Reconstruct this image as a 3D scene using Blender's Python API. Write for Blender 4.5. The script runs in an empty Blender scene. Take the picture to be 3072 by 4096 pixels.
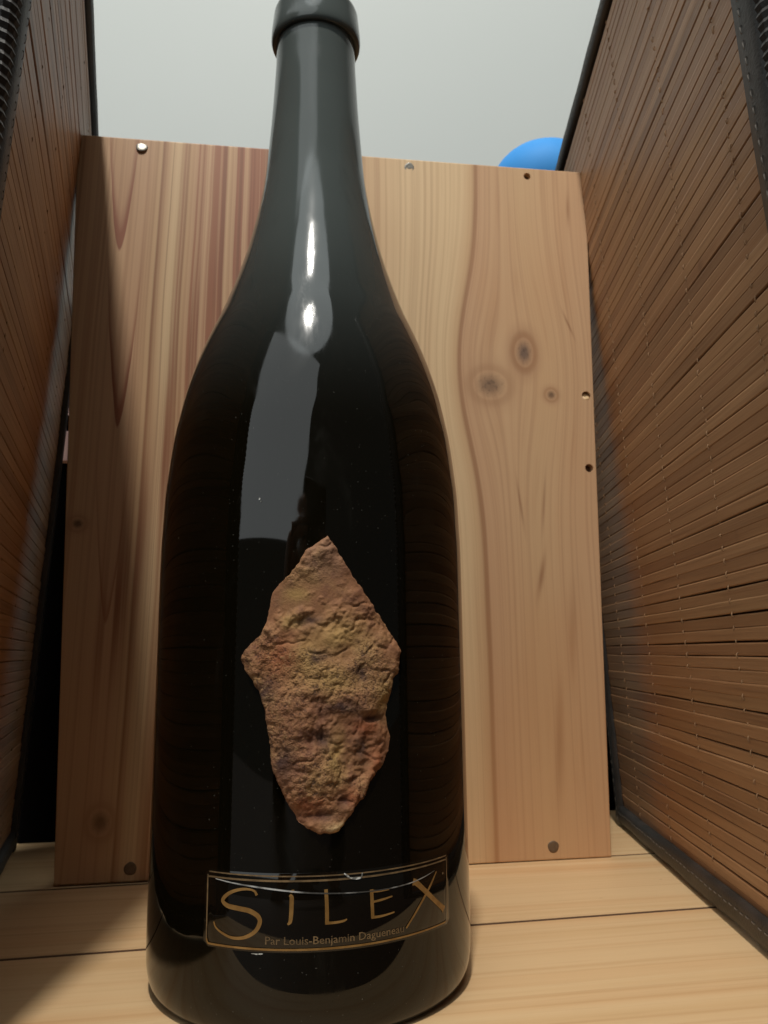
import bpy, bmesh, math, random
import numpy as np
from mathutils import Vector, Matrix
random.seed(7); rng = np.random.default_rng(11)
S = bpy.context.scene
COL = S.collection
# ------------------------------------------------------------------ camera
cam = bpy.data.cameras.new('camera'); co = bpy.data.objects.new('camera', cam); COL.objects.link(co)
pitch, roll = math.radians(10.0), 0.010
F = Vector((0, math.cos(pitch), math.sin(pitch)))
R0 = Vector((1, 0, 0)); U0 = Vector((0, -math.sin(pitch), math.cos(pitch)))
Ri = math.cos(roll)*R0 - math.sin(roll)*U0; Ui = math.sin(roll)*R0 + math.cos(roll)*U0
M = Matrix((Ri, Ui, -F)).transposed().to_4x4(); M.translation = (0, 0, 0.1)
co.matrix_world = M
cam.sensor_fit = 'VERTICAL'; cam.sensor_height = 36; cam.sensor_width = 27
cam.lens = 36*3200/4096; cam.clip_start = 0.005; cam.clip_end = 50
cam.dof.use_dof = True; cam.dof.focus_distance = 0.235; cam.dof.aperture_fstop = 36
S.camera = co
# ------------------------------------------------------------------ world (even, dim room light), lamps, added side fill, exposure
w = bpy.data.worlds.new('World'); S.world = w; w.use_nodes = True
bg = w.node_tree.nodes['Background']; bg.inputs[0].default_value = (0.93, 1.0, 1.0, 1); bg.inputs[1].default_value = 0.055
LAMP = Vector((-0.070, -0.46, 1.757))
def aim(o, tgt): o.rotation_euler = (Vector(tgt)-o.location).to_track_quat('-Z', 'Y').to_euler()
def lamp(name, kind, loc, power, color, size):
    l = bpy.data.lights.new(name, kind); l.energy = power; l.color = color
    if kind == 'POINT': l.shadow_soft_size = size
    else: l.shape = 'DISK'; l.size = size
    o = bpy.data.objects.new(name, l); COL.objects.link(o); o.location = loc; return o
bulb = lamp('ceiling_bulb', 'POINT', LAMP, 95.0, (1.0, 0.96, 0.89), 0.048)
glow = lamp('ceiling_lamp_disc', 'AREA', LAMP+Vector((0, -0.02, 0.10)), 6.2, (0.92, 1.0, 1.0), 1.02); aim(glow, (0, 0.3, 0.15))
side = lamp('added_side_fill', 'AREA', (-0.88, -0.97, 1.13), 16.5, (0.94, 1.0, 1.0), 1.5); side.data.shape = 'RECTANGLE'; side.data.size = 2.2; side.data.size_y = 1.6; aim(side, (0.03, 0.35, 0.15))  # added area light standing in for the bright room wall at front left
vs = S.view_settings
vs.view_transform = 'Standard'; vs.look = 'None'; vs.exposure = 0; vs.gamma = 1; vs.use_curve_mapping = False
S.cycles.max_bounces = 8; S.cycles.use_denoising = True

# ------------------------------------------------------------------ node helpers
class X:
    def __init__(s, nt, sock): s.nt, s.s = nt, sock
    def _m(s, op, *a, clamp=False):
        n = s.nt.nodes.new('ShaderNodeMath'); n.operation = op; n.use_clamp = clamp
        for i, v in enumerate((s,)+a):
            if isinstance(v, X): s.nt.links.new(v.s, n.inputs[i])
            else: n.inputs[i].default_value = v
        return X(s.nt, n.outputs[0])
    def __add__(s, o): return s._m('ADD', o)
    __radd__ = __add__
    def __sub__(s, o): return s._m('SUBTRACT', o)
    def __rsub__(s, o): return (s*-1.0)+o
    def __mul__(s, o): return s._m('MULTIPLY', o)
    __rmul__ = __mul__
    def __truediv__(s, o): return s._m('DIVIDE', o)
    def __pow__(s, o): return s._m('POWER', o)
    def abs(s): return s._m('ABSOLUTE')
    def exp(s): return s._m('EXPONENT')
    def sqrt(s): return s._m('SQRT')
    def fract(s): return s._m('FRACT')
    def clamp(s): return s._m('ADD', 0.0, clamp=True)
    def mn(s, o): return s._m('MINIMUM', o)
    def mx(s, o): return s._m('MAXIMUM', o)
    def smooth(s, a, b):
        n = s.nt.nodes.new('ShaderNodeMapRange'); n.interpolation_type = 'SMOOTHSTEP'
        s.nt.links.new(s.s, n.inputs[0])
        flip = a > b
        n.inputs[1].default_value, n.inputs[2].default_value = (b, a) if flip else (a, b)
        n.inputs[3].default_value, n.inputs[4].default_value = (1, 0) if flip else (0, 1)
        return X(s.nt, n.outputs[0])
class Mat:
    def __init__(s, name, rough=0.5, ior=1.5, metallic=0.0, base=None):
        s.m = bpy.data.materials.new(name); s.m.use_nodes = True; s.nt = s.m.node_tree
        s.b = s.nt.nodes['Principled BSDF']
        s.b.inputs['Roughness'].default_value = rough; s.b.inputs['IOR'].default_value = ior
        s.b.inputs['Metallic'].default_value = metallic
        if base: s.b.inputs['Base Color'].default_value = (*base, 1)
    def coord(s, kind='Object'):
        if not hasattr(s, 'tc'): s.tc = s.nt.nodes.new('ShaderNodeTexCoord')
        return s.tc.outputs[kind]
    def xyz(s, kind='Object'):
        n = s.nt.nodes.new('ShaderNodeSeparateXYZ'); s.nt.links.new(s.coord(kind), n.inputs[0])
        return [X(s.nt, n.outputs[i]) for i in range(3)]
    def vec(s, x, y, z):
        n = s.nt.nodes.new('ShaderNodeCombineXYZ')
        for i, v in enumerate((x, y, z)):
            if isinstance(v, X): s.nt.links.new(v.s, n.inputs[i])
            else: n.inputs[i].default_value = v
        return n.outputs[0]
    def noise(s, vec, scale, detail=3, rough=0.55, dist=0.0):
        n = s.nt.nodes.new('ShaderNodeTexNoise'); n.inputs['Scale'].default_value = scale
        n.inputs['Detail'].default_value = detail; n.inputs['Roughness'].default_value = rough; n.inputs['Distortion'].default_value = dist
        s.nt.links.new(vec, n.inputs['Vector']); return X(s.nt, n.outputs['Fac'])
    def rand(s):
        n = s.nt.nodes.new('ShaderNodeObjectInfo'); return X(s.nt, n.outputs['Random'])
    def ramp(s, fac, stops, interp='LINEAR'):
        n = s.nt.nodes.new('ShaderNodeValToRGB'); n.color_ramp.interpolation = interp
        el = n.color_ramp.elements
        while len(el) > 1: el.remove(el[-1])
        el[0].position = stops[0][0]; el[0].color = (*stops[0][1], 1)
        for p, c in stops[1:]: e = el.new(p); e.color = (*c, 1)
        s.nt.links.new(fac.s, n.inputs[0]); return n.outputs[0]
    def mix(s, fac, a, b, mode='MIX'):
        n = s.nt.nodes.new('ShaderNodeMix'); n.data_type = 'RGBA'; n.blend_type = mode
        ins = [n.inputs['Factor'], n.inputs[6], n.inputs[7]]
        for i, v in zip(ins, (fac, a, b)):
            if isinstance(v, X): s.nt.links.new(v.s, i)
            elif isinstance(v, (int, float)): i.default_value = v
            elif isinstance(v, tuple): i.default_value = (*v, 1)
            else: s.nt.links.new(v, i)
        return n.outputs[2]
    def color(s, sock): s.nt.links.new(sock, s.b.inputs['Base Color']); return s
    def roughness(s, x): s.nt.links.new(x.s, s.b.inputs['Roughness'])
    def bump(s, h, strength, dist):
        n = s.nt.nodes.new('ShaderNodeBump'); n.inputs['Strength'].default_value = strength; n.inputs['Distance'].default_value = dist
        s.nt.links.new(h.s, n.inputs['Height']); s.nt.links.new(n.outputs[0], s.b.inputs['Normal'])
def srgb(r, g, b):
    f = lambda c: c/12.92 if c <= .04045 else ((c+.055)/1.055)**2.4
    return tuple(f(v/255) for v in (r, g, b))

# ------------------------------------------------------------------ mesh helpers
def mesh_obj(name, verts, faces, mat=None, parent=None, smooth=False, loc=None, rotz=0.0):
    me = bpy.data.meshes.new(name); me.from_pydata([tuple(v) for v in verts], [], faces); me.update()
    if mat: me.materials.append(mat.m)
    if smooth: me.polygons.foreach_set('use_smooth', [True]*len(me.polygons))
    o = bpy.data.objects.new(name, me); COL.objects.link(o)
    if parent: o.parent = parent
    if loc is not None: o.location = loc
    o.rotation_euler[2] = rotz
    return o
def bm_obj(name, bm, mat=None, parent=None, smooth=False):
    me = bpy.data.meshes.new(name); bm.normal_update(); bm.to_mesh(me); bm.free()
    if mat: me.materials.append(mat.m)
    if smooth: me.polygons.foreach_set('use_smooth', [True]*len(me.polygons))
    o = bpy.data.objects.new(name, me); COL.objects.link(o)
    if parent: o.parent = parent
    return o
def box_bm(x0, x1, y0, y1, z0, z1, bevel=0.0, segs=2):
    bm = bmesh.new(); bmesh.ops.create_cube(bm, size=1)
    for v in bm.verts: v.co = ((x0+x1)/2+v.co.x*(x1-x0), (y0+y1)/2+v.co.y*(y1-y0), (z0+z1)/2+v.co.z*(z1-z0))
    if bevel: bmesh.ops.bevel(bm, geom=bm.edges[:], offset=bevel, segments=segs, profile=0.6, affect='EDGES')
    return bm
def empty(name, loc=(0, 0, 0), rotz=0.0):
    o = bpy.data.objects.new(name, None); COL.objects.link(o); o.location = loc; o.rotation_euler[2] = rotz; o.empty_display_size = 0.02; return o
def tag(o, label=None, cat=None, group=None, kind=None):
    if label: o['label'] = label
    if cat: o['category'] = cat
    if group: o['group'] = group
    if kind: o['kind'] = kind
    return o
def lathe(name, prof, mat, parent, n=96, cap=True):
    vs_, fs = [], []
    for r, z in prof:
        for k in range(n): a = 2*math.pi*k/n; vs_.append((r*math.sin(a), -r*math.cos(a), z))
    for i in range(len(prof)-1):
        for k in range(n):
            j = (k+1) % n; fs.append((i*n+k, i*n+j, (i+1)*n+j, (i+1)*n+k))
    if cap: fs.append(tuple(range(n))[::-1]); fs.append(tuple((len(prof)-1)*n+k for k in range(n)))
    return mesh_obj(name, vs_, fs, mat, parent, smooth=True)
def catmull(pts, n=8):
    P = [np.array(p, float) for p in pts]; P = [2*P[0]-P[1]]+P+[2*P[-1]-P[-2]]; out = []
    for i in range(1, len(P)-2):
        for k in range(n):
            t = k/n; a, b, c, d = P[i-1:i+3]
            out.append(.5*((2*b)+(c-a)*t+(2*a-5*b+4*c-d)*t*t+(-a+3*b-3*c+d)*t**3))
    out.append(P[-2]); return out

# ------------------------------------------------------------------ materials
def board_material():
    m = Mat('board_pine', rough=0.55)
    u, y, z = m.xyz()
    big = m.noise(m.vec(u*9.0, 0.0, z*2.2), 1.0, 2)
    fine = m.noise(m.vec(u*60.0, y*20.0, z*7.0), 1.0, 3)
    # grain turning round the knots at the right
    def gauss(cx, cz, sx, sz):
        du = (u-cx)/sx; dz = (z-cz)/sz
        return ((du*du+dz*dz)*-1.0).exp()
    w1 = gauss(0.2160, 0.250, 0.034, 0.055)
    warp = u + (big-0.5)*0.010 + (fine-0.5)*0.0018 + (u-0.2180)*w1*-0.72
    lean = (0.365-z)*0.030*u.smooth(0.11, 0.02)           # streaks wander to the left lower down
    g = warp + lean
    t = (g/0.27).clamp()
    pale, tan, pink, red, brown = srgb(226, 194, 146), srgb(208, 170, 124), srgb(204, 162, 120), srgb(164, 106, 72), srgb(146, 98, 62)
    base = m.ramp(t, [(0, tan), (.10, pink), (.125, tan), (.128, brown), (.136, tan), (.150, pale), (.166, pale), (.170, brown), (.180, tan), (.196, red), (.215, pink),
                      (.225, red), (.245, red), (.252, tan), (.268, red), (.285, pink), (.292, red), (.318, red), (.325, pale), (.338, tan), (.344, red), (.365, tan), (.42, red), (.5, tan), (.60, pale),
                      (.72, pale), (.745, tan), (.752, brown), (.757, pink), (.85, tan), (1, pink)])
    # finer growth rings
    ring = m.noise(m.vec(g*420.0, 0.0, z*1.6), 1.0, 2, 0.6)
    ring2 = m.noise(m.vec(g*1500.0, 0.0, z*5.0), 1.0, 2, 0.6)
    c = m.mix((ring.smooth(0.50, 0.72)*0.42)*u.smooth(0.235, 0.13), base, srgb(160, 112, 72))
    c = m.mix(ring2.smooth(0.45, 0.8)*0.25, c, srgb(170, 122, 82))
    str_r = m.noise(m.vec(g*150.0, 0.0, z*9.0), 1.0, 3, 0.6)
    c = m.mix(str_r.smooth(0.52, 0.75)*0.34*u.smooth(0.15, 0.21), c, srgb(168, 118, 78))
    ln = m.noise(m.vec(g*640.0, 3.0, z*1.1), 1.0, 1, 0.5)
    ln2 = m.noise(m.vec(g*260.0, 7.0, z*0.8), 1.0, 1, 0.5)
    zone = u.smooth(0.030, 0.045)*u.smooth(0.125, 0.095)
    c = m.mix(ln2.smooth(0.50, 0.62)*zone*0.75, c, srgb(158, 96, 64))
    c = m.mix(ln.smooth(0.54, 0.64)*(zone*0.62+0.16), c, srgb(136, 84, 52))
    c = m.mix(ln.smooth(0.44, 0.36)*(zone*0.30+0.12), c, srgb(222, 186, 140))
    lane = (u-0.0290-(z-0.15)*0.215)/0.0085
    lane = (lane*lane*-1.0).exp()*z.smooth(0.33, 0.27)*z.smooth(0.06, 0.13)
    c = m.mix(lane*(ln2.smooth(0.40, 0.58)*0.55+ring.smooth(0.42, 0.60)*0.40), c, srgb(132, 72, 42))
    # cathedral arches at the left edge (V shapes)
    def arch(u0, zA, k, t0, amt, c):
        nonlocal_u = (u-u0+(fine-0.5)*0.003)
        D = z-zA - (nonlocal_u*nonlocal_u*(k*900.0)/(nonlocal_u.abs()*60.0+0.4))
        band = D.smooth(-0.0015, 0.002)*D.smooth(t0, 0.001)
        inner = D.smooth(-0.001, 0.001)*D.smooth(t0*4.5, 0.0)*0.30
        return m.mix((band*amt+inner*amt)*nonlocal_u.abs().smooth(0.018, 0.004)*z.smooth(zA+0.12, zA), c, srgb(150, 90, 58))
    c = arch(0.0140, 0.303, 1.0, 0.026, 0.95, c)
    c = arch(0.0170, 0.210, 1.2, 0.022, 1.0, c)
    c = arch(0.0160, 0.115, 1.2, 0.014, 0.55, c)
    # knots
    def knot(cx, cz, rx, rz, c, dark, amt, halo):
        du = (u-cx+(fine-0.5)*0.0015)/rx; dz = (z-cz)/rz
        r = (du*du+dz*dz).sqrt()
        c = m.mix(r.smooth(2.6, 1.0)*halo, c, srgb(176, 134, 96))
        rim = r.smooth(0.95, 1.12)*r.smooth(1.75, 1.2)
        c = m.mix(rim*halo, c, srgb(160, 116, 78))
        c = m.mix(r.smooth(1.0, 0.15)*amt, c, dark)
        swirl = m.noise(m.vec(du*3.0, 5.0, dz*3.0), 1.0, 3, 0.7)
        return m.mix(r.smooth(1.1, 0.3)*swirl.smooth(0.5, 0.62)*amt*0.6, c, srgb(70, 50, 38))
    c = knot(0.2261, 0.2593, 0.0052, 0.0082, c, srgb(112, 90, 74), 1.0, 0.7)
    c = knot(0.2066, 0.2400, 0.0092, 0.0080, c, srgb(112, 86, 64), 0.72, 0.3)
    c = knot(0.2406, 0.2360, 0.0030, 0.0030, c, srgb(96, 72, 52), 0.9, 0.5)
    c = knot(0.0012, 0.1619, 0.0034, 0.0030, c, srgb(80, 58, 40), 0.8, 0.3)
    c = knot(0.0182, 0.0264, 0.0050, 0.0060, c, srgb(70, 50, 34), 0.85, 0.4)
    # resin streaks
    def streak(cx, cz, k, L, wd, amt, c):
        a = ((u-cx) - (z-cz)*k)/wd; b = (z-cz)/L
        return m.mix(((a*a+b*b)*-1.0).exp()*amt, c, srgb(140, 92, 58))
    c = streak(0.2305, 0.138, 0.20, 0.010, 0.0014, 0.7, c)
    c = streak(0.2556, 0.346, 0.03, 0.009, 0.0009, 0.6, c)
    c = streak(0.2523, 0.277, -0.4, 0.007, 0.0007, 0.7, c)
    c = streak(0.2208, 0.176, -0.12, 0.012, 0.0007, 0.6, c)
    c = streak(0.2335, 0.176, 0.10, 0.014, 0.0008, 0.5, c)
    c = streak(0.2360, 0.055, 0.05, 0.030, 0.0022, 0.55, c)
    c = streak(0.2460, 0.110, 0.06, 0.022, 0.0022, 0.4, c)
    warm = m.noise(m.vec(u*14.0, 0.0, z*6.0), 1.0, 2)
    c = m.mix(warm.smooth(0.45, 0.75)*0.28, c, srgb(200, 148, 100))
    c = m.mix(z.smooth(0.16, 0.02)*0.28, c, srgb(206, 150, 94))
    c = m.mix(1.0, c, (0.88, 0.88, 0.94), 'MULTIPLY')
    m.color(c)
    m.bump(fine+ring*0.6, 0.25, 0.0003)
    return m
def plank_material():
    m = Mat('floor_pine', rough=0.5)
    x, y, z = m.xyz(); r = m.rand()
    n1 = m.noise(m.vec(x*2.0+r*17.0, y*16.0+r*5.0, z*20.0), 1.0, 2)
    g = y + (n1-0.5)*0.012 + x*0.02
    ring = m.noise(m.vec(x*1.2+r*9.0, g*230.0, 0.0), 1.0, 2, 0.6)
    wide = m.noise(m.vec(x*1.0, g*60.0+r*31.0, 0.0), 1.0, 2)
    fine = m.noise(m.vec(x*30.0, y*700.0, z*400.0), 1.0, 3)
    c = m.ramp(wide, [(0.25, srgb(214, 178, 122)), (0.5, srgb(226, 194, 140)), (0.75, srgb(212, 168, 112))])
    c = m.mix(ring.smooth(0.48, 0.75)*0.5, c, srgb(186, 140, 86))
    c = m.mix(fine.smooth(0.5, 0.8)*0.18, c, srgb(170, 124, 78))
    pits = m.noise(m.vec(x*90.0, y*160.0, 0.0), 1.0, 1)
    c = m.mix(pits.smooth(0.79, 0.83)*0.8, c, srgb(110, 74, 44))
    c = m.mix(r*0.25, c, srgb(220, 170, 112))
    c = m.mix(1.0, c, (0.87, 0.87, 0.99), 'MULTIPLY')
    m.color(c); m.bump(fine*0.6+ring, 0.3, 0.0003)
    return m
def bamboo_material():
    m = Mat('stained_bamboo', rough=0.36, ior=1.5)
    x, y, z = m.xyz(); r = m.rand()
    st = m.noise(m.vec(x*14.0+r*40.0, y*900.0, z*900.0), 1.0, 3)
    lg = m.noise(m.vec(x*9.0+r*70.0, r*30.0, 0.0), 1.0, 2)
    c = m.ramp(r, [(0.0, srgb(126, 92, 64)), (0.2, srgb(160, 122, 88)), (0.35, srgb(142, 102, 70)), (0.5, srgb(172, 134, 98)), (0.7, srgb(152, 112, 78)), (0.85, srgb(164, 128, 92)), (1.0, srgb(134, 96, 66))])
    c = m.mix(lg.smooth(0.35, 0.75)*0.45, c, srgb(174, 136, 98))
    c = m.mix(st.smooth(0.45, 0.8)*0.5, c, srgb(116, 80, 54))
    blot = m.noise(m.vec(x*26.0+r*13.0, r*55.0, 0.0), 1.0, 2)
    c = m.mix(blot.smooth(0.70, 0.78)*0.7, c, srgb(76, 44, 30))
    c = m.mix(1.0, c, (0.97, 0.93, 0.88), 'MULTIPLY')
    m.color(c); m.bump(st, 0.35, 0.0004); m.roughness(st*0.22+0.36)
    return m
def leather_material():
    m = Mat('black_binding', rough=0.55)
    x, y, z = m.xyz('Object'); P = m.coord()
    n = m.noise(P, 900.0, 3); big = m.noise(P, 60.0, 2)
    c = m.mix(big.smooth(0.4, 0.7), srgb(34, 31, 28), srgb(50, 44, 40)); m.color(c)
    m.bump(n, 0.4, 0.0005); return m
def glass_material():
    m = Mat('dark_bottle_glass', rough=0.035, ior=1.44)
    x, y, z = m.xyz(); P = m.coord()
    dust = m.noise(P, 55.0, 4, 0.65); sm = m.noise(P, 14.0, 2)
    spk = m.noise(P, 1500.0, 1)
    neck_haze = z.smooth(0.165, 0.295)*(sm*0.5+0.70)  # pale haze over neck and shoulder, painted into the base colour
    c = m.mix(neck_haze, srgb(11, 8, 3), srgb(80, 86, 84))
    smudge = m.noise(m.vec(x*1.0, y*1.0, z*0.35), 60.0, 4, 0.7, 0.6)
    c = m.mix(spk.smooth(0.76, 0.80)*0.35, c, srgb(120, 118, 110))
    c = m.mix(smudge.smooth(0.56, 0.80)*0.30, c, srgb(40, 38, 33))
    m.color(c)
    m.roughness(neck_haze*0.10+dust.smooth(0.55, 0.8)*0.03+smudge.smooth(0.50, 0.75)*0.10+0.03)
    m.bump(m.noise(P, 26.0, 2), 0.10, 0.0008)
    return m
def stone_material():
    m = Mat('flint_stone', rough=0.8)
    P = m.coord()
    a = m.noise(P, 90.0, 4, 0.6); b = m.noise(P, 210.0, 4, 0.65); f = m.noise(P, 900.0, 3, 0.7); d = m.noise(P, 45.0, 2, 0.5)
    x, y, z = m.xyz()
    u = x._m('ARCTAN2', y*-1.0)*51.2; zz = z*1000.0; wob = (b-0.5)*7.0; wob2 = (a-0.5)*7.0
    def patch_(cu, cz, su, sz, amt, col, c):
        du = (u+wob-cu)/su; dz = (zz+wob2-cz)/sz
        return m.mix((((du*du+dz*dz)*-1.0).exp()*amt*1.25).clamp(), c, col)
    c = m.ramp(a, [(0.30, srgb(150, 98, 68)), (0.46, srgb(170, 116, 78)), (0.60, srgb(182, 132, 88)), (0.72, srgb(190, 146, 94))])
    c = m.mix(b.smooth(0.50, 0.66)*0.50, c, srgb(126, 78, 60))
    ochre, plum, rust, grey = srgb(206, 166, 100), srgb(72, 40, 32), srgb(176, 92, 46), srgb(168, 128, 104)
    for q in ((-0.2, 116, 3, 3), (-1.0, 109, 3, 2), (11, 72, 2.5, 6), (25, 88, 3, 6), (10, 93, 7, 4), (12, 105, 7, 5), (3, 99, 4, 5)): c = patch_(*q, 0.6, ochre, c)
    for q in ((-8.2, 91, 2.5, 4), (21, 81.6, 3.5, 1.5), (7.2, 76.6, 3, 2), (13.2, 60.5, 2.2, 2), (6.8, 57.0, 4, 1.4), (3.2, 108.6, 3.4, 1.4), (18, 95, 2, 2.5), (-3, 71, 3, 5), (13, 85, 5, 1.5), (6, 99, 2.5, 1.5), (18, 75, 2, 4)): c = patch_(*q, 0.72, plum, c)
    for q in ((22, 68, 2, 6), (16, 62, 3, 3), (4, 60, 4, 3), (19, 79, 4, 2), (-5, 99, 5, 5)): c = patch_(*q, 0.5, rust, c)
    c = patch_(8, 128, 6, 6, 0.5, grey, c)
    rz_ = d.smooth(0.42, 0.60)*0.8+0.2
    c = m.mix(f.smooth(0.52, 0.72)*0.45*rz_, c, srgb(214, 174, 122))
    c = m.mix(f.smooth(0.49, 0.32)*0.80*rz_, c, srgb(70, 40, 28))
    c = patch_(12.0, 53.6, 3.2, 1.3, 1.0, srgb(226, 188, 138), c)
    c = m.mix(1.0, c, (0.64, 0.62, 0.57), 'MULTIPLY'); m.color(c); m.bump((f+b*1.2)*rz_, 0.9, 0.0012)
    return m
M_board, M_plank, M_bamboo, M_leather, M_glass, M_stone = board_material(), plank_material(), bamboo_material(), leather_material(), glass_material(), stone_material()
M_gold = Mat('gold_print', rough=0.42, metallic=0.25); 
_P = M_gold.coord(); M_gold.color(M_gold.mix(M_gold.noise(_P, 250.0, 2).smooth(.35, .7), srgb(134, 98, 50), srgb(160, 122, 70)))
M_dimgold = Mat('worn_gold_print', rough=0.5, metallic=0.2)
_P = M_dimgold.coord(); M_dimgold.color(M_dimgold.mix(M_dimgold.noise(_P, 300.0, 2).smooth(.35, .7), srgb(104, 84, 58), srgb(140, 114, 80)))
M_label = Mat('black_label', rough=0.05, ior=1.46)
_P = M_label.coord(); M_label.color(M_label.mix(M_label.noise(_P, 120.0, 3), srgb(13, 10, 5), srgb(19, 14, 9)))
M_thread = Mat('pale_thread', rough=0.7)
_P = M_thread.coord(); M_thread.color(M_thread.mix(M_thread.noise(_P, 700.0, 2), srgb(120, 88, 58), srgb(160, 124, 88)))
M_backing = Mat('brown_backing', rough=0.9)
_P = M_backing.coord(); M_backing.color(M_backing.mix(M_backing.noise(_P, 200.0, 2), srgb(60, 38, 24), srgb(80, 52, 34)))
M_stitch = Mat('grey_stitching', rough=0.6)
_P = M_stitch.coord(); M_stitch.color(M_stitch.mix(M_stitch.noise(_P, 500.0, 2), srgb(84, 78, 72), srgb(130, 122, 112)))
M_steel = Mat('nail_steel', rough=0.5, metallic=0.7)
_P = M_steel.coord(); M_steel.color(M_steel.mix(M_steel.noise(_P, 900.0, 2), srgb(120, 116, 108), srgb(190, 186, 176)))
M_rust = Mat('dull_nail', rough=0.6, metallic=0.4)
_P = M_rust.coord(); M_rust.color(M_rust.mix(M_rust.noise(_P, 900.0, 2), srgb(92, 74, 58), srgb(128, 106, 82)))
M_hole = Mat('hole_wood', rough=0.9)
_P = M_hole.coord(); M_hole.color(M_hole.mix(M_hole.noise(_P, 900.0, 2), srgb(60, 38, 24), srgb(90, 60, 38)))
M_wall = Mat('painted_wall', rough=0.75)
_P = M_wall.coord(); M_wall.color(M_wall.mix(M_wall.noise(_P, 3.0, 3), srgb(178, 183, 181), srgb(185, 189, 187))); M_wall.bump(M_wall.noise(_P, 160.0, 3), 0.12, 0.001)
M_table = Mat('dark_table', rough=0.55)
_x, _y, _z = M_table.xyz(); M_table.color(M_table.mix(M_table.noise(M_table.vec(_x*3.0, _y*60.0, 0.0), 1.0, 3), srgb(40, 28, 20), srgb(58, 40, 28)))
M_blue = Mat('blue_plastic', rough=0.7)
_P = M_blue.coord(); M_blue.color(M_blue.mix(M_blue.noise(_P, 40.0, 2), srgb(48, 138, 214), srgb(64, 152, 224)))
M_gap_black = Mat('gap_black', rough=0.95); M_gap_black.b.inputs['Specular IOR Level'].default_value = 0.0  # near-black without gloss: the shade of the gaps put into the colour
_P = M_gap_black.coord(); M_gap_black.color(M_gap_black.mix(M_gap_black.noise(_P, 200.0, 2), srgb(6, 5, 5), srgb(10, 8, 7)))
M_pink = Mat('pink_trim', rough=0.7)
_P = M_pink.coord(); M_pink.color(M_pink.mix(M_pink.noise(_P, 90.0, 2), srgb(226, 176, 164), srgb(238, 200, 190)))

# ------------------------------------------------------------------ setting: table, wall, plank floor
o = bm_obj('table', box_bm(-1.6, 1.6, -0.25, 0.938, -0.052, -0.0125, 0.002), M_table); tag(o, kind='structure')
o = bm_obj('wall', box_bm(-3.0, 3.0, 0.94, 1.04, -0.8, 2.6), M_wall); tag(o, kind='structure')
fl = tag(empty('floor', (0, 0.3145, 0), math.radians(10.6)), kind='structure')
for k, (a, b, zt) in enumerate(((-0.1120, -0.0013, 0.0), (0.0013, 0.0823, 0.0), (0.0849, 0.1900, 0.0))):
    p = bm_obj('plank', box_bm(-0.30, 0.235, a, b, -0.0122, zt, 0.0003, 2), M_plank, fl)

M_dirt = Mat('seam_dirt', rough=0.95)
_P = M_dirt.coord(); M_dirt.color(M_dirt.mix(M_dirt.noise(_P, 300.0, 3), srgb(62, 42, 26), srgb(98, 68, 44)))
for yc in (0.0, 0.0836): bm_obj('seam', box_bm(-0.299, 0.234, yc-0.00125, yc+0.00125, -0.012, -0.0003), M_dirt, fl)
# ------------------------------------------------------------------ back board
BL = (-0.1467, 0.3745, 0.0); yaw = math.radians(9.32)
bd = tag(empty('pine_board', BL, yaw), 'upright knotty pine board standing across the back behind the bottle', 'board')
vb = []
nx = 24
holes = [(0.2325, 0.3644, 0.0022, 0), (0.2605, 0.2365, 0.0026, 1), (0.2599, 0.1962, 0.0024, 0)]
bm = bmesh.new()
c8 = [(-0.0002, 0.0006), (0.2603, 0.0003), (0.2674, 0.3700), (-0.0098, 0.3656)]
f_ = [bm.verts.new((u, 0, z)) for u, z in c8]; b_ = [bm.verts.new((u, 0.0125, z)) for u, z in c8]
bm.faces.new(f_); bm.faces.new(b_[::-1])
for i in range(4): j = (i+1) % 4; bm.faces.new((f_[j], f_[i], b_[i], b_[j]))
bmesh.ops.bevel(bm, geom=bm.edges[:], offset=0.0007, segments=3, profile=0.6, affect='EDGES')
face = bm_obj('panel', bm, M_board, bd)
# nail holes are cut through the front face
cut = bmesh.new()
for u, z, r, _ in holes:
    g = bmesh.ops.create_cone(cut, cap_ends=True, segments=20, radius1=r, radius2=r*0.9, depth=0.012)
    bmesh.ops.rotate(cut, verts=g['verts'], cent=(0, 0, 0), matrix=Matrix.Rotation(math.radians(90), 3, 'X'))
    bmesh.ops.translate(cut, verts=g['verts'], vec=(u, 0.0, z))
me_c = bpy.data.meshes.new('cutter'); cut.to_mesh(me_c); cut.free(); oc = bpy.data.objects.new('cutter', me_c); COL.objects.link(oc); oc.parent = bd
md = face.modifiers.new('holes', 'BOOLEAN'); md.operation = 'DIFFERENCE'; md.object = oc; md.solver = 'EXACT'
bpy.context.view_layer.update()
dg = bpy.context.evaluated_depsgraph_get(); nm = bpy.data.meshes.new_from_object(face.evaluated_get(dg)); face.modifiers.clear(); face.data = nm
bpy.data.objects.remove(oc)
def disc(name, u, z, r, depth, mat, dent=0.0, tilt=0.0):
    prof = [(0.0004, 0), (r*0.55, -dent*0.3), (r*0.85, 0), (r, 0.0002), (r*1.02, 0.0006), (r*0.9, 0.0012)]
    n = 20; vs_, fs = [], []
    for i, (rr, d) in enumerate(prof):
        for k in range(n):
            a = 2*math.pi*k/n; w_ = 1+0.03*math.sin(3*a+u*900)+0.02*math.sin(5*a)
            vs_.append((u+rr*w_*math.cos(a), -depth+d+math.sin(a)*tilt*rr, z+rr*w_*math.sin(a)))
    for i in range(len(prof)-1):
        for k in range(n): j = (k+1) % n; fs.append((i*n+k, i*n+j, (i+1)*n+j, (i+1)*n+k))
    fs.append(tuple(range(n))[::-1])
    return mesh_obj(name, vs_, fs, mat, bd, smooth=True)
disc('nail', 0.0224, 0.3615, 0.0030, 0.0004, M_steel, 0.0012, 0.25)
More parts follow.
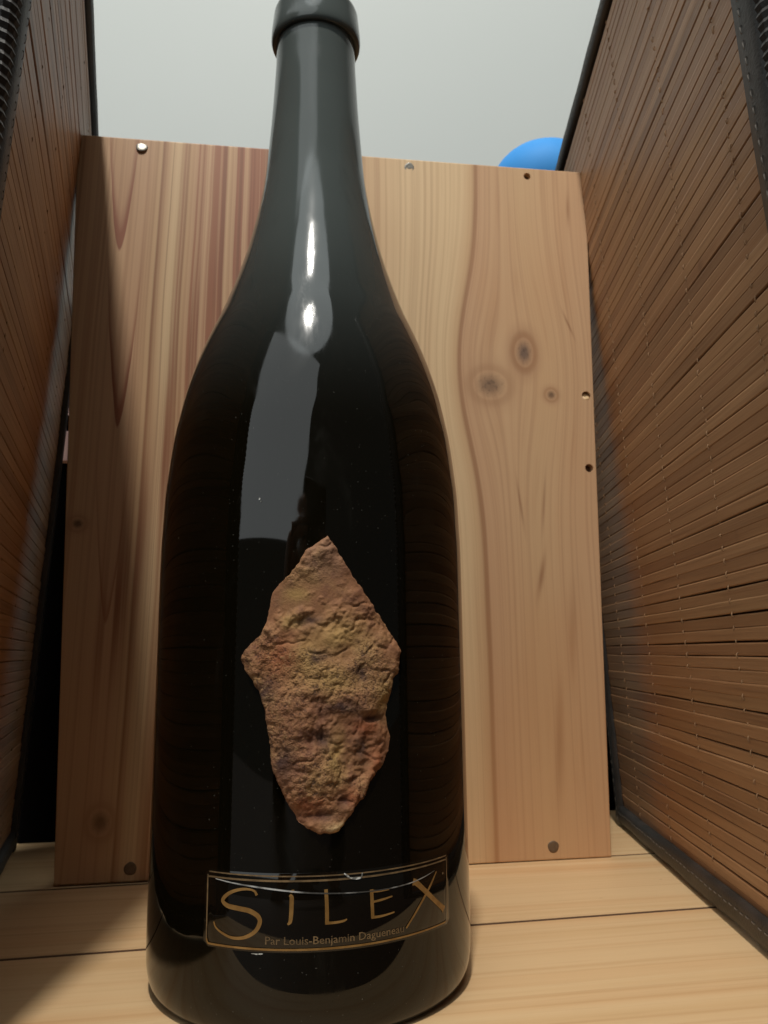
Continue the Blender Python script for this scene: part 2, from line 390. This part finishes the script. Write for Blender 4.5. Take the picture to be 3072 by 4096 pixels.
disc('nail', 0.1647, 0.3632, 0.0027, 0.0003, M_steel, -0.001, -0.2)
disc('nail', 0.2305, 0.0064, 0.0028, 0.0003, M_rust)
disc('nail', 0.0321, 0.0062, 0.0028, 0.0003, M_rust)
for u, z, r, fresh in holes:
    disc('hole_bottom', u, z, r*0.88, -0.0036 if not fresh else -0.0014, M_hole if not fresh else M_plank, 0.0008, 0.0 if not fresh else 0.6)

# ------------------------------------------------------------------ bamboo mats
def slat_mesh(seed, L, wd, th=0.0012, nseg=7):
    r = random.Random(seed); vs_, fs = [], []
    # cross section (outwards = +y is the face towards the bottle): upper edge rounded, lower edge tucked under
    cs = [(-0.5, -0.40), (-0.48, 0.16), (-0.40, 0.44), (0.38, 0.52), (0.48, 0.40), (0.5, -0.40)]
    for i in range(nseg+1):
        x = L*i/nseg; dz = r.uniform(-.05, .05)*wd*0.6; dw = 1+r.uniform(-.03, .03); dy = r.uniform(-.25, .25)*th*0.16
        for a, b in cs: vs_.append((x, b*th+dy, a*wd*dw+dz))
    m = len(cs)
    for i in range(nseg):
        for k in range(m): j = (k+1) % m; fs.append((i*m+k, i*m+j, (i+1)*m+j, (i+1)*m+k))
    fs.append(tuple(range(m))[::-1]); fs.append(tuple(nseg*m+k for k in range(m)))
    me = bpy.data.meshes.new('slat'); me.from_pydata(vs_, [], fs); me.materials.append(M_bamboo.m); me.update()
    bm = bmesh.new(); bm.from_mesh(me); bmesh.ops.recalc_face_normals(bm, faces=bm.faces[:]); bm.to_mesh(me); bm.free()
    return me
PITCH = 0.00465
def build_mat(base, e, mirror, label, L=0.297):
    """base = rear foot of the mat on the floor, e = unit direction towards the viewer along its foot.
    local axes: x along e, z up the mat, y towards the bottle"""
    ev = Vector((*e, 0)); inward = Vector((-e[1], e[0], 0)) if mirror else Vector((e[1], -e[0], 0))
    t = math.radians(3.0); upv = Vector((0, 0, 1))*math.cos(t) + inward*math.sin(t); yv = inward*math.cos(t) - Vector((0, 0, 1))*math.sin(t)
    root = tag(empty('bamboo_mat'), label, 'bamboo mat', 'bamboo mats flanking the bottle')
    m4 = Matrix((ev, yv, upv)).transposed().to_4x4(); m4.translation = Vector((*base, 0.0016)); 
    root.matrix_world = m4
    H = 0.4055
    variants = [slat_mesh(k+40*mirror, L-0.021, PITCH*1.0) for k in range(14)]
    n = int((H-0.018)/PITCH); rr = random.Random(5+mirror)
    for i in range(n):
        o = bpy.data.objects.new('slat', variants[rr.randrange(14)]); COL.objects.link(o); o.parent = root
        o.location = (0.008, rr.uniform(-.00022, .00022), 0.0105+i*PITCH+rr.uniform(-.00010, .00010))
        o.scale = (1, 1, rr.choice((0.98, 0.995, 1.0, 1.01, 1.02))); o.rotation_euler[1] = rr.uniform(-.002, .002)
    # thin dark backing cloth
    bm_obj('backing_cloth', box_bm(0.004, L-0.004, -0.0032, -0.0014, 0.004, H-0.004), M_backing, root)
    for s in (q_ for q_ in (0.0483, 0.1028, 0.1583, 0.2125, 0.2645) if q_ < L-0.016):
        vs_, fs = [], []
        for i in range(n+1):
            z0 = 0.0105+(i-0.5)*PITCH; lift = (0.00105 if rr.random() < .6 else 0.0006)-0.0006*mirror
            x0 = s+rr.uniform(-.0005, .0005); hl = PITCH*rr.uniform(.26, .46); wdt = 0.00026; b0 = len(vs_)
            ring = []
            for q, (zz, rad, yy) in enumerate(((-hl, .35, -0.0004), (-hl*.5, 1, lift*.8), (0, 1.1, lift), (hl*.5, 1, lift*.8), (hl, .35, -0.0004))):
                for k in range(5):
                    a = 2*math.pi*k/5; vs_.append((x0+zz*0.18+wdt*rad*math.cos(a), yy+wdt*rad*math.sin(a), z0+zz))
            for q in range(4):
                for k in range(5): j = (k+1) % 5; fs.append((b0+q*5+k, b0+q*5+j, b0+(q+1)*5+j, b0+(q+1)*5+k))
        mesh_obj('thread', vs_, fs, M_thread, root, smooth=True)
    # black binding folded round the four edges
    def binding(path, along, width, th, wav):
        """strip with a rounded outer rim; path runs along an edge, width goes inwards"""
        vs_, fs = [], []; N = 60
        cs = [(width, 0.0006), (width, th*0.55), (width*0.7, th*0.62), (width*0.3, th*0.66), (0.0006, th*0.5), (0, 0), (0.0006, -th*0.5), (width*0.5, -th*0.6), (width, -th*0.55)]
        for i in range(N+1):
            f = i/N
            wv = wav*(math.sin(f*23+mirror)+.7*math.sin(f*51+2)+.5*rr.uniform(-1, 1))
            for a, b in cs:
                k = a if a > width*.6 else a+wv
                if along == 'x': v = (f*path[1]+(1-f)*path[0], b, path[2]+path[3]*(k + (wv*.4 if a > width*.6 else 0)))
                else: v = (path[2]+path[3]*(k + (wv*.4 if a > width*.6 else 0)), b, f*path[1]+(1-f)*path[0])
                vs_.append(v)
        mcs = len(cs)
        for i in range(N):
            for k in range(mcs): j = (k+1) % mcs; fs.append((i*mcs+k, i*mcs+j, (i+1)*mcs+j, (i+1)*mcs+k))
        fs.append(tuple(range(mcs))); fs.append(tuple(N*mcs+k for k in range(mcs)))
        o = mesh_obj('binding', vs_, fs, M_leather, root, smooth=True)
        bm = bmesh.new(); bm.from_mesh(o.data); bmesh.ops.recalc_face_normals(bm, faces=bm.faces[:]); bm.to_mesh(o.data); bm.free()
        # stitches
        vs_, fs = [], []; length = abs(path[1]-path[0]); ns = int(length/0.0052)
        for i in range(ns):
            f = (i+.5)/ns; c = path[0]+(path[1]-path[0])*f; hl = 0.0018; aw = 0.00028; off = path[2]+path[3]*(width*0.66+rr.uniform(-.0003, .0003)); y1 = th*0.64
            b0 = len(vs_)
            for da, dw_, dy in ((-hl, 0, -.0003), (-hl*.6, -aw, .0002), (-hl*.6, aw, .0002), (hl*.6, -aw, .0002), (hl*.6, aw, .0002), (hl, 0, -.0003), (0, 0, .0004)):
                vs_.append((c+da, y1+dy, off+dw_) if along == 'x' else (off+dw_, y1+dy, c+da))
            for t3 in ((0, 1, 6), (0, 2, 6), (1, 3, 6), (2, 4, 6), (3, 5, 6), (4, 5, 6), (1, 2, 0), (3, 4, 5)): fs.append(tuple(b0+q for q in t3))
        mesh_obj('stitching', vs_, fs, M_stitch, o)
        return o
    binding((0.0, L, 0.0, 1), 'x', 0.0105, 0.0052, 0.00035)          # foot
    binding((0.0, L, H, -1), 'x', 0.0080, 0.0052, 0.0003)            # top
    binding((0.0006, H-0.0006, -0.0012, 1), 'z', 0.0110, 0.0056, 0.0009)       # rear
    binding((0.0006, H-0.0006, L+0.0012, -1), 'z', 0.0140, 0.0060, 0.0003)       # front
    # ribbed webbing tape along the front edge
    vs_, fs = [], []; N = 260
    for i in range(N+1):
        z = 0.004+(H-0.008)*i/N; rb = 0.00035*(1 if i % 2 else -1)
        for k in range(7):
            a = math.pi*k/6; vs_.append((L+0.0010+0.0040*math.sin(a)+rb*math.sin(a), math.cos(a)*(0.0036+rb), z))
    for i in range(N):
        for k in range(6): fs.append((i*7+k, i*7+k+1, (i+1)*7+k+1, (i+1)*7+k))
    tape = mesh_obj('webbing_tape', vs_, fs, M_leather, root)
    bm = bmesh.new(); bm.from_mesh(tape.data); bmesh.ops.recalc_face_normals(bm, faces=bm.faces[:]); bm.to_mesh(tape.data); bm.free()
    return root
build_mat((0.1375, 0.4922), (-0.0490, -0.9988), 0, 'brown bamboo slat mat with black binding on the right, brightly lit')
build_mat((-0.1909-0.017*0.3114, 0.4225+0.017*0.9503), (0.3114, -0.9503), 1, 'brown bamboo slat mat with black binding on the left, mostly in shadow', 0.272)

# ------------------------------------------------------------------ bottle
AX = Vector((-0.02486, 0.2775, 0.0))
bt = tag(empty('wine_bottle', AX), 'large dark glossy wine bottle with stone motif and gold lettering', 'bottle')
RB = 0.0512
prof_pts = [(0.0455, 0.0), (0.0478, 0.0006), (0.0496, 0.0028), (0.0507, 0.0065), (0.0511, 0.011), (0.0512, 0.02), (0.0512, 0.05), (0.0512, 0.10), (0.05118, 0.132), (0.0509, 0.141), (0.0505, 0.152), (0.0497, 0.1605), (0.04835, 0.172), (0.04683, 0.180), (0.04509, 0.188),
            (0.04285, 0.196), (0.0401, 0.204), (0.0369, 0.212), (0.0334, 0.220), (0.0304, 0.228), (0.0277, 0.236), (0.0253, 0.244), (0.0233, 0.252), (0.0215, 0.260), (0.0200, 0.268), (0.0188, 0.276), (0.01798, 0.284), (0.01735, 0.292),
            (0.01675, 0.300), (0.01622, 0.308), (0.01579, 0.316), (0.0154, 0.324), (0.01525, 0.330), (0.0151, 0.3345)]
dense = []
for i in range(len(prof_pts)-1):
    dense += [prof_pts[i]]
pp = catmull(prof_pts, 4)
body = lathe('bottle_body', [(float(a), float(b)) for a, b in pp], M_glass, bt, 128)
lip = [(0.0148, 0.3290), (0.0163, 0.3288), (0.0171, 0.3298), (0.01735, 0.3318), (0.0172, 0.3350), (0.0168, 0.3390), (0.0165, 0.3420), (0.0160, 0.3436), (0.0150, 0.3444), (0.0110, 0.3447), (0.0108, 0.3430), (0.0104, 0.3400)]
lp = lathe('lip', [(float(a), float(b)+0.0042) for a, b in catmull(lip, 3)], M_glass, bt, 96)

def wrap(u, z, off=0.0):           # millimetres on the unrolled glass -> bottle coordinates
    a = u*0.001/RB; r = RB+off
    return (r*math.sin(a), -r*math.cos(a), z*0.001)
# flint stone motif, in low relief
ST = [(8.51, 133.23), (10.8, 130.2), (15.18, 123.22), (22.35, 112.94), (30.08, 101.91), (30.61, 100.33), (30.25, 94.94), (28.3, 92.31), (27.45, 88.36), (25.59, 84.05), (26.31, 80.11), (27.03, 76.18), (26.48, 73.2), (24.42, 69.07), (21.0, 65.51), (19.33, 61.46), (16.81, 59.15), (15.46, 57.18), (13.69, 55.25), (11.72, 52.92), (8.5, 52.28), (6.16, 52.37), (2.98, 54.07), (1.05, 55.92), (-1.33, 59.4), (-3.52, 62.66), (-5.09, 66.36), (-6.7, 70.9), (-7.22, 76.32), (-8.11, 80.94), (-8.72, 84.97), (-10.64, 89.88), (-12.34, 92.68), (-14.57, 95.94), (-15.95, 98.57), (-15.65, 100.32), (-10.69, 105.09), (-8.2, 109.46), (-7.56, 112.99), (-6.93, 116.54), (-5.14, 119.63), (-1.99, 122.27), (0.23, 124.95), (2.44, 129.01), (5.58, 131.05)]
def vnoise(x, y, seed):
    g = np.random.default_rng(seed).random((128, 128)); xi = np.floor(x).astype(int); yi = np.floor(y).astype(int)
    fx = x-xi; fy = y-yi; fx = fx*fx*(3-2*fx); fy = fy*fy*(3-2*fy)
    a = g[xi % 128, yi % 128]; b = g[(xi+1) % 128, yi % 128]; c = g[xi % 128, (yi+1) % 128]; d = g[(xi+1) % 128, (yi+1) % 128]
    return (a*(1-fx)+b*fx)*(1-fy)+(c*(1-fx)+d*fx)*fy
def fbm(x, y, s, seed, o=4):
    t = 0; amp = 1; tot = 0
    for k in range(o): t = t+amp*vnoise(x/s*2**k+31*k, y/s*2**k+17*k, seed+k); tot += amp; amp *= .55
    return t/tot
def build_stone():
    poly = np.array(ST); st = 0.3
    us = np.arange(-17, 32, st); zs = np.arange(51, 135, st)
    U, Z = np.meshgrid(us, zs, indexing='ij')
    # roughen the outline a little
    dn = []
    n = len(poly)
    for i in range(n):
        a, b = poly[i], poly[(i+1) % n]; k = max(1, int(np.hypot(*(b-a))/0.5))
        for q in range(k): dn.append(a+(b-a)*q/k)
    dn = np.array(dn); dn += (np.stack([fbm(dn[:, 0]+40, dn[:, 1], 1.6, 3), fbm(dn[:, 0]+40, dn[:, 1], 1.6, 9)], 1)-.5)*1.0
    inside = np.zeros(U.shape, bool); j = len(dn)-1
    for i in range(len(dn)):
        xi, yi = dn[i]; xj, yj = dn[j]
        cnd = ((yi > Z) != (yj > Z)) & (U < (xj-xi)*(Z-yi)/(yj-yi+1e-12)+xi)
        inside ^= cnd; j = i
    d2 = np.full(U.shape, 1e9); ne = np.zeros(U.shape, int)
    for i, (a, b) in enumerate(dn):
        q = (U-a)**2+(Z-b)**2; m_ = q < d2; d2[m_] = q[m_]; ne[m_] = i
    dist = np.sqrt(d2)
    cell = inside[:-1, :-1] | inside[1:, :-1] | inside[:-1, 1:] | inside[1:, 1:]
    h = 0.25+0.75*np.clip(dist/2.6, 0, 1)**.7
    def G(cu, cz, su, sz, rot=0):
        du, dz = U-cu, Z-cz; c, s = math.cos(rot), math.sin(rot); p, q = c*du+s*dz, -s*du+c*dz
        return np.exp(-(p/su)**2-(q/sz)**2)
    h += 3.2*(fbm(U+50, Z, 17, 21, 2)-.5) + 1.6*(fbm(U+8, Z+60, 8, 23, 2)-.5)
    r1 = np.abs(fbm(U+90, Z, 7.0, 41, 3)-.5)*2
    h += -0.35*np.exp(-(r1/.08)**2)
    rough_zone = np.clip(fbm(U+10, Z, 11, 99, 2)*3.0-1.0, 0, 1)
    h += (0.25+rough_zone)*(0.60*(fbm(U+20, Z, 3.0, 61, 3)-.5)+0.75*(fbm(U+70, Z, 1.3, 81, 3)-.5))
    h += -1.1*G(6.6, 77.0, 2.2, 2.2) + 0.6*G(3.2, 79.6, 2.0, 1.8)
    h += -0.5*G(4, 87.0, 5, 1.2, -.1) - 0.5*G(14, 86.6, 4, 1.0, -.5)
    h += 0.9*G(-0.2, 110.6, 3.4, 1.2, .55) - 1.0*G(2.8, 109.0, 3.6, 1.1, .55) - 0.6*G(7.0, 112.6, 2.0, 1.2, .4)
    h += -1.1*G(-7.9, 92, 1.5, 4.5, .1) + 0.6*G(-11.5, 97, 2.2, 3.2)
    h += -1.1*G(21.5, 81.8, 3.0, 1.0, -.1) + 0.5*G(20, 84.6, 3, 1.0, -.1) - 0.6*G(17.8, 95.5, 1.5, 2.2)
    h += -1.0*G(13.4, 60.4, 1.8, 1.6) - 0.9*G(7, 56.8, 5.0, 1.3, .1) + 0.6*G(10.5, 53.6, 4, 0.9, .35)
    h += 0.6*G(21, 68, 1.3, 6, -.5) - 0.5*G(18.4, 69, 1.2, 5, -.5)
    h = np.maximum(h, 0.10)*np.clip(dist/0.5, .25, 1)
    idx = -np.ones(U.shape, int); vs_, fs = [], []
    need = np.zeros(U.shape, bool)
    need[:-1, :-1] |= cell; need[1:, :-1] |= cell; need[:-1, 1:] |= cell; need[1:, 1:] |= cell
    for i, k in zip(*np.nonzero(need)):
        u, z, hh = U[i, k], Z[i, k], h[i, k]
        if not inside[i, k]: u, z = dn[ne[i, k]]; hh = 0.02
        idx[i, k] = len(vs_); vs_.append(wrap(u, z, hh*0.00115))
    for i, k in zip(*np.nonzero(cell)): fs.append((idx[i, k], idx[i+1, k], idx[i+1, k+1], idx[i, k+1]))
    return mesh_obj('stone_motif', vs_, fs, M_stone, bt, smooth=True)
so = build_stone(); so['label'] = 'rough brown flint shaped stone motif on the bottle front'

# black label with its gold frame and lettering
def patch(name, u0, u1, z0, z1, off, mat, rad=1.2):
    vs_, fs = [], []; N = 48
    cols = []
    for i in range(N+1):
        u = u0+(u1-u0)*i/N; d = min(u-u0, u1-u); cut = rad-math.sqrt(max(0, rad*rad-max(0, rad-d)**2)) if d < rad else 0
        vs_ += [wrap(u, z0+cut, 0.00001), wrap(u, z0+cut+.05, off), wrap(u, z1-cut-.05, off), wrap(u, z1-cut, 0.00001)]
    for i in range(N):
        for k in range(3): fs.append((i*4+k, (i+1)*4+k, (i+1)*4+k+1, i*4+k+1))
    return mesh_obj(name, vs_, fs, mat, bt, smooth=True)
lab = patch('label', -26.2, 50.3, 22.9, 42.5, 0.00004, M_label); lab['label'] = 'black label with gold frame and gold lettering'
def ribbon(name, pts, widths, mat, parent, off=0.00016, sub=8, closed=False):
    P = catmull(pts, sub); n = len(P); wk = np.interp(np.linspace(0, 1, n), np.linspace(0, 1, len(widths)), widths)*(0.98 if name.startswith('letter') else 1.0)
    vs_, fs = [], []
    for i in range(n):
        a = P[max(0, i-1)]; b = P[min(n-1, i+1)]; t = (b-a)/(np.hypot(*(b-a))+1e-9); nn = np.array([-t[1], t[0]])*wk[i]/2
        l, r = P[i]+nn, P[i]-nn; vs_ += [wrap(l[0], l[1], off), wrap(r[0], r[1], off)]
    for i in range(n-1): fs.append((2*i, 2*i+1, 2*i+3, 2*i+2))
    return mesh_obj(name, vs_, fs, mat, parent)
def line(a, b, n=24): return [(a[0]+(b[0]-a[0])*i/n, a[1]+(b[1]-a[1])*i/n) for i in range(n+1)]
ribbon('frame_line', line((-24.6, 41.85), (49.0, 41.55)), [.35], M_dimgold, lab, sub=1)
ribbon('frame_line', [(-25.1, 24.8), (-25.1, 39.9), (-24.9, 40.4), (-24.3, 40.6)]+line((-23, 40.6), (47.9, 40.55)) + [(48.8, 40.4), (49.1, 39.9), (49.1, 24.6), (48.8, 23.9), (48.0, 23.7)], [.42, .5, .5, .42, .36], M_dimgold, lab, sub=2)
ribbon('frame_line', [(48.0, 23.7)]+line((47, 23.7), (-23.6, 23.65))+[(-24.6, 23.8), (-25.1, 24.8)], [.40, .55, .5], M_gold, lab, sub=2)
Sp = [(-10.0, 36.9), (-10.7, 37.9), (-12.5, 38.3), (-15.2, 38.0), (-18.18, 36.85), (-20.0, 35.0), (-18.5, 33.75), (-14.96, 33.3), (-11.95, 32.9), (-9.6, 31.7), (-9.1, 30.1), (-10.38, 27.9), (-13.29, 26.3), (-16.84, 25.9), (-20.06, 26.8), (-22.04, 27.95), (-22.75, 29.3)]
ribbon('letter', Sp, [.75, .5, .8, 1.05, 1.25, 1.3, 1.25, 1.0, .75, .55, .45], M_gold, lab, sub=6)
ribbon('letter', [(-1.2, 37.1), (-.62, 36.6), (-.60, 34.5), (-.72, 32), (-.95, 30.5), (-1.6, 29.85)], [.55, 1.15, 1.15, 1.1, .95, .5], M_gold, lab)
ribbon('letter_dot', [(-1.0, 37.9), (0.1, 38.2)], [.5, .8, .6], M_gold, lab)
ribbon('letter', [(8.45, 38.3), (8.6, 36), (8.72, 33), (8.75, 29.75)], [.95, 1.0, 1.05, 1.05], M_gold, lab)
ribbon('letter_bar', [(8.3, 29.95), (10.5, 29.9), (13.0, 30.1), (14.1, 30.5)], [.8, .65, .6, .4], M_gold, lab, off=.00017)
ribbon('letter', [(21.0, 37.2), (21.15, 34), (21.3, 30.0)], [1.05, 1.0, 1.0], M_gold, lab)
ribbon('letter_bar', [(20.6, 36.8), (23, 36.55), (26.3, 36.6)], [.7, .6, .45], M_gold, lab, off=.00017)
ribbon('letter_bar', [(21.5, 34.0), (24, 34.2), (27.3, 34.65)], [.6, .6, .4], M_gold, lab, off=.00017)
ribbon('letter_bar', [(20.9, 30.15), (24, 30.1), (27.9, 30.5)], [.75, .6, .4], M_gold, lab, off=.00017)
ribbon('letter', [(34.3, 37.2), (35.6, 36.7), (39, 33.9), (43, 30.6), (46.3, 28.0), (47.3, 27.2)], [1.9, 1.6, 1.45, 1.4, 1.6, 2.1], M_gold, lab)
ribbon('letter_stroke', [(43.9, 38.2), (41, 34.9), (37, 30.9), (31.7, 25.7)], [.45, .75, .7, .5], M_gold, lab, off=.00018)
ribbon('letter_dot', [(46.7, 37.1), (47.4, 37.0)], [.5, .7, .5], M_dimgold, lab)
fc = bpy.data.curves.new('maker_line', 'FONT'); fc.body = 'Par Louis-Benjamin Dagueneau'; fc.size = 2.9; fc.offset = 0.012; fc.resolution_u = 2
fo = bpy.data.objects.new('maker_line', fc); COL.objects.link(fo); bpy.context.view_layer.update()
dg = bpy.context.evaluated_depsgraph_get(); tm = bpy.data.meshes.new_from_object(fo.evaluated_get(dg)); bpy.data.objects.remove(fo)
xs = [v.co.x for v in tm.vertices]; w0, w1 = min(xs), max(xs)
for v in tm.vertices: v.co = wrap(-7.5+(v.co.x-w0)/(w1-w0)*38.4, 24.95+v.co.y*0.95, 0.00015)
tm.materials.clear(); tm.materials.append(M_dimgold.m)
to = bpy.data.objects.new('maker_line', tm); COL.objects.link(to); to.parent = lab
M_reflection = Mat('painted_reflection', rough=0.3, metallic=0.4)
_P = M_reflection.coord(); M_reflection.color(M_reflection.mix(M_reflection.noise(_P, 120.0, 3).smooth(.4, .65), srgb(90, 88, 84), srgb(225, 225, 222)))
ribbon('reflection_arc', [(-22.44, 40.2), (-17.19, 39.61), (-10.1, 38.96), (-2.99, 38.27), (3.91, 37.6), (10.82, 37.15), (17.97, 36.85), (25.65, 36.75), (33.12, 37.05), (38.3, 37.7), (43, 38.6)], [.18, .3, .42, .40, .36, .32, .3, .3, .26, .2], M_reflection, lab, off=.00020)  # thin bright reflection across the label, painted as a pale ribbon
M_chip = Mat('chipped_film', rough=0.35)
_P = M_chip.coord(); M_chip.color(M_chip.mix(M_chip.noise(_P, 900.0, 2).smooth(.4, .6), srgb(120, 118, 112), srgb(226, 226, 220)))
ribbon('chip', [(13.3, 42.0), (14.2, 41.3), (15.1, 40.7), (16.6, 40.5), (18.0, 40.6), (18.4, 41.7)], [.25, .5, .3, .7, .35, .3], M_chip, lab, off=.00022)
ribbon('chip', [(-11.3, 22.5), (-9.7, 22.45), (-8.1, 22.55)], [.18, .38, .2], M_chip, bt, off=.00012)
for (u, z, r) in ((-11.3, 144.4, .30), (-10.9, 143.6, .18)):
    a = u*.001/RB; rr_ = 0.0509+.0002
    vs_ = [(rr_*math.sin(a+r*.02*math.cos(k)*(1.3 if q == 0 else .5)), -rr_*math.cos(a), (z+r*math.sin(k)*1.2)*.001) for q, k in ((0, .3), (1, 1.2), (0, 2.0), (1, 3.2), (0, 4.1), (1, 5.3))]
    mesh_obj('glass_bubble', vs_, [(0, 1, 2, 3, 4, 5)], M_chip, bt)

# ------------------------------------------------------------------ things behind the board
bx = tag(empty('added_dark_box', (0.150, 0.605, -0.0125)), 'added black lidded box behind the board, darkening the gap beside the right mat', 'box')
bm_obj('box_body', box_bm(-0.075, 0.075, -0.055, 0.055, 0, 0.427, 0.003), M_gap_black, bx)  # added box: props up the ball and keeps the right gap dark
bm_obj('box_lid', box_bm(-0.078, 0.078, -0.058, 0.058, 0.4275, 0.452, 0.003), M_gap_black, bx)
bj = tag(empty('blue_ball', (0.134, 0.60, 0.4396)), 'bright blue plastic ball peeking over the board beside the right mat', 'ball')
bp = [(max(0.0004, 0.0430*math.sin(math.pi*k/24)), 0.0365-0.0365*math.cos(math.pi*k/24)) for k in range(25)]
bp = [(r_, z_ if z_ < .0365 else .0365+(z_-.0365)*.88) for r_, z_ in bp]
bs = lathe('ball_shell', bp, M_blue, bj, 48)
bg_ = tag(empty('added_dark_bag', (-0.236, 0.478, 0.0004)), 'added black bag shape with pink trim, darkening the gap left of the board', 'bag')  # added near-black body in place of the deep shade in this gap
def bag_ring(z, w, d, k): return [(w*math.copysign(abs(math.cos(a))**.6, math.cos(a)), d*math.copysign(abs(math.sin(a))**.6, math.sin(a))+0.0015*math.sin(a*5+z*30), z+(0.003*math.sin(a*3+k) if z > .01 else 0)) for a in (2*math.pi*i/32 for i in range(32))]
def tube(rings): 
    n = len(rings[0]); return [v for r in rings for v in r], [(i*n+k, i*n+(k+1) % n, (i+1)*n+(k+1) % n, (i+1)*n+k) for i in range(len(rings)-1) for k in range(n)]
v_, f2 = tube([bag_ring(z, w, d, 0) for z, w, d in ((0, .08, .020), (.03, .086, .025), (.15, .085, .024), (.24, .080, .021), (.315, .076, .014))]); mesh_obj('bag_body', v_, f2+[tuple(range(32))], M_gap_black, bg_, smooth=True)
v_, f2 = tube([bag_ring(z, w, d, 0) for z, w, d in ((.240, .0815, .0224), (.250, .0812, .0221), (.262, .0806, .0214))]); mesh_obj('rim_band', v_, f2, M_pink, bg_, smooth=True)
bm = box_bm(0.030, 0.078, -0.0275, -0.0205, 0.211, 0.229, 0.0008); mesh = bm_obj('tag', bm, M_pink, bg_)

# ------------------------------------------------------------------ the photographer and phone, which the glass mirrors
M_cloth = Mat('dark_clothes', rough=0.95); M_cloth.b.inputs['Specular IOR Level'].default_value = 0.1
_P = M_cloth.coord(); M_cloth.color(M_cloth.mix(M_cloth.noise(_P, 120.0, 2), srgb(16, 14, 13), srgb(30, 26, 24)))
M_skin = Mat('skin', rough=0.55)
_P = M_skin.coord(); M_skin.color(M_skin.mix(M_skin.noise(_P, 60.0, 2), srgb(150, 104, 82), srgb(172, 122, 98)))
M_hair = Mat('dark_hair', rough=0.6)
_P = M_hair.coord(); M_hair.color(M_hair.mix(M_hair.noise(_P, 200.0, 2), srgb(20, 15, 12), srgb(34, 26, 20)))
def skin(name, verts, edges, radii, mat, parent, root=0, sub=2):
    me = bpy.data.meshes.new(name); me.from_pydata(verts, edges, []); me.materials.append(mat.m)
    o = bpy.data.objects.new(name, me); COL.objects.link(o); o.parent = parent
    md = o.modifiers.new('skin', 'SKIN'); md.use_smooth_shade = True
    if not me.skin_vertices: 
        me.attributes.new('skin_vertices', 'FLOAT', 'POINT') if False else None
    sv = me.skin_vertices[0].data if me.skin_vertices else None
    if sv is None:
        bm = bmesh.new(); bm.from_mesh(me); bm.verts.layers.skin.verify(); bm.to_mesh(me); bm.free(); sv = me.skin_vertices[0].data
    for d, r in zip(sv, radii): d.radius = (r, r) if not isinstance(r, tuple) else r
    sv[root].use_root = True
    o.modifiers.new('sub', 'SUBSURF').levels = sub; o.modifiers['sub'].render_levels = sub
    bpy.context.view_layer.update(); dg = bpy.context.evaluated_depsgraph_get()
    nm = bpy.data.meshes.new_from_object(o.evaluated_get(dg)); o.modifiers.clear(); o.data = nm
    nm.polygons.foreach_set('use_smooth', [True]*len(nm.polygons))
    return o
ph = tag(empty('phone', (-0.002, -0.0120, 0.150)), 'dark phone held upside down, mirrored in the bottle', 'phone')
ph.rotation_euler[1] = math.radians(9)
bm_obj('phone_body', box_bm(-0.037, 0.037, -0.008, 0.0, -0.077, 0.077, 0.0035, 3), M_leather, ph)
bm_obj('camera_bump', box_bm(-0.030, 0.012, 0.0002, 0.0022, -0.073, -0.040, 0.001), M_label, ph)
pe = tag(empty('person', (0, -0.70, -0.60)), 'person in dark clothes crouching with a phone, mirrored in the bottle', 'person')
V = [(0, 0, 0), (0, .04, .20), (0, .08, .42), (0, .09, .58), (0, .11, .68), (0, .14, .78), (0, .15, .88),
     (-.17, .08, .60), (-.27, .26, .44), (-.13, .56, .66), (.17, .08, .60), (.27, .26, .44), (.12, .56, .66),
     (-.12, .02, -.05), (-.16, .38, -.08), (-.15, .12, -.40), (.12, .02, -.05), (.16, .38, -.08), (.15, .12, -.40)]
E_ = [(0, 1), (1, 2), (2, 3), (3, 4), (4, 5), (5, 6), (3, 7), (7, 8), (8, 9), (3, 10), (10, 11), (11, 12), (0, 13), (13, 14), (14, 15), (0, 16), (16, 17), (17, 18)]
Rr = [(.16, .12), (.15, .11), (.18, .12), (.15, .10), .055, .085, .075, .065, .048, .034, .065, .048, .034, .09, .075, .05, .09, .075, .05]
skin('body', V, E_, Rr, M_cloth, pe)
hv = [(0, .10, .74), (0, .115, .82), (0, .12, .90)]
skin('hair', hv, [(0, 1), (1, 2)], [.085, .105, .085], M_hair, pe)
for sx in (-1, 1):
    w0 = Vector((sx*.125, .56, .66)); g = [tuple(w0)]; ed = []; ra = [.026]
    p1 = Vector((sx*.078, .645, .765 if sx < 0 else .735)); g.append(tuple(p1)); ed.append((0, 1)); ra.append((.030, .018))
    for k, (dz, ln) in enumerate(((.030, .92), (.010, 1.0), (-.010, .95), (-.028, .78))):
        a = p1+Vector((sx*-.012, .020, dz)); b = a+Vector((sx*-.028*ln, .022, .006)); c = b+Vector((sx*-.022*ln, -.004, .004)); n0 = len(g)
        g += [tuple(a), tuple(b), tuple(c)]; ed += [(1, n0), (n0, n0+1), (n0+1, n0+2)]; ra += [.0095, .0085, .0070]
    n0 = len(g); a = p1+Vector((sx*-.006, -.012, .022)); b = a+Vector((sx*-.030, -.006, .020)); g += [tuple(a), tuple(b)]; ed += [(1, n0), (n0, n0+1)]; ra += [.011, .0085]
    skin('hand', g, ed, ra, M_skin, pe)
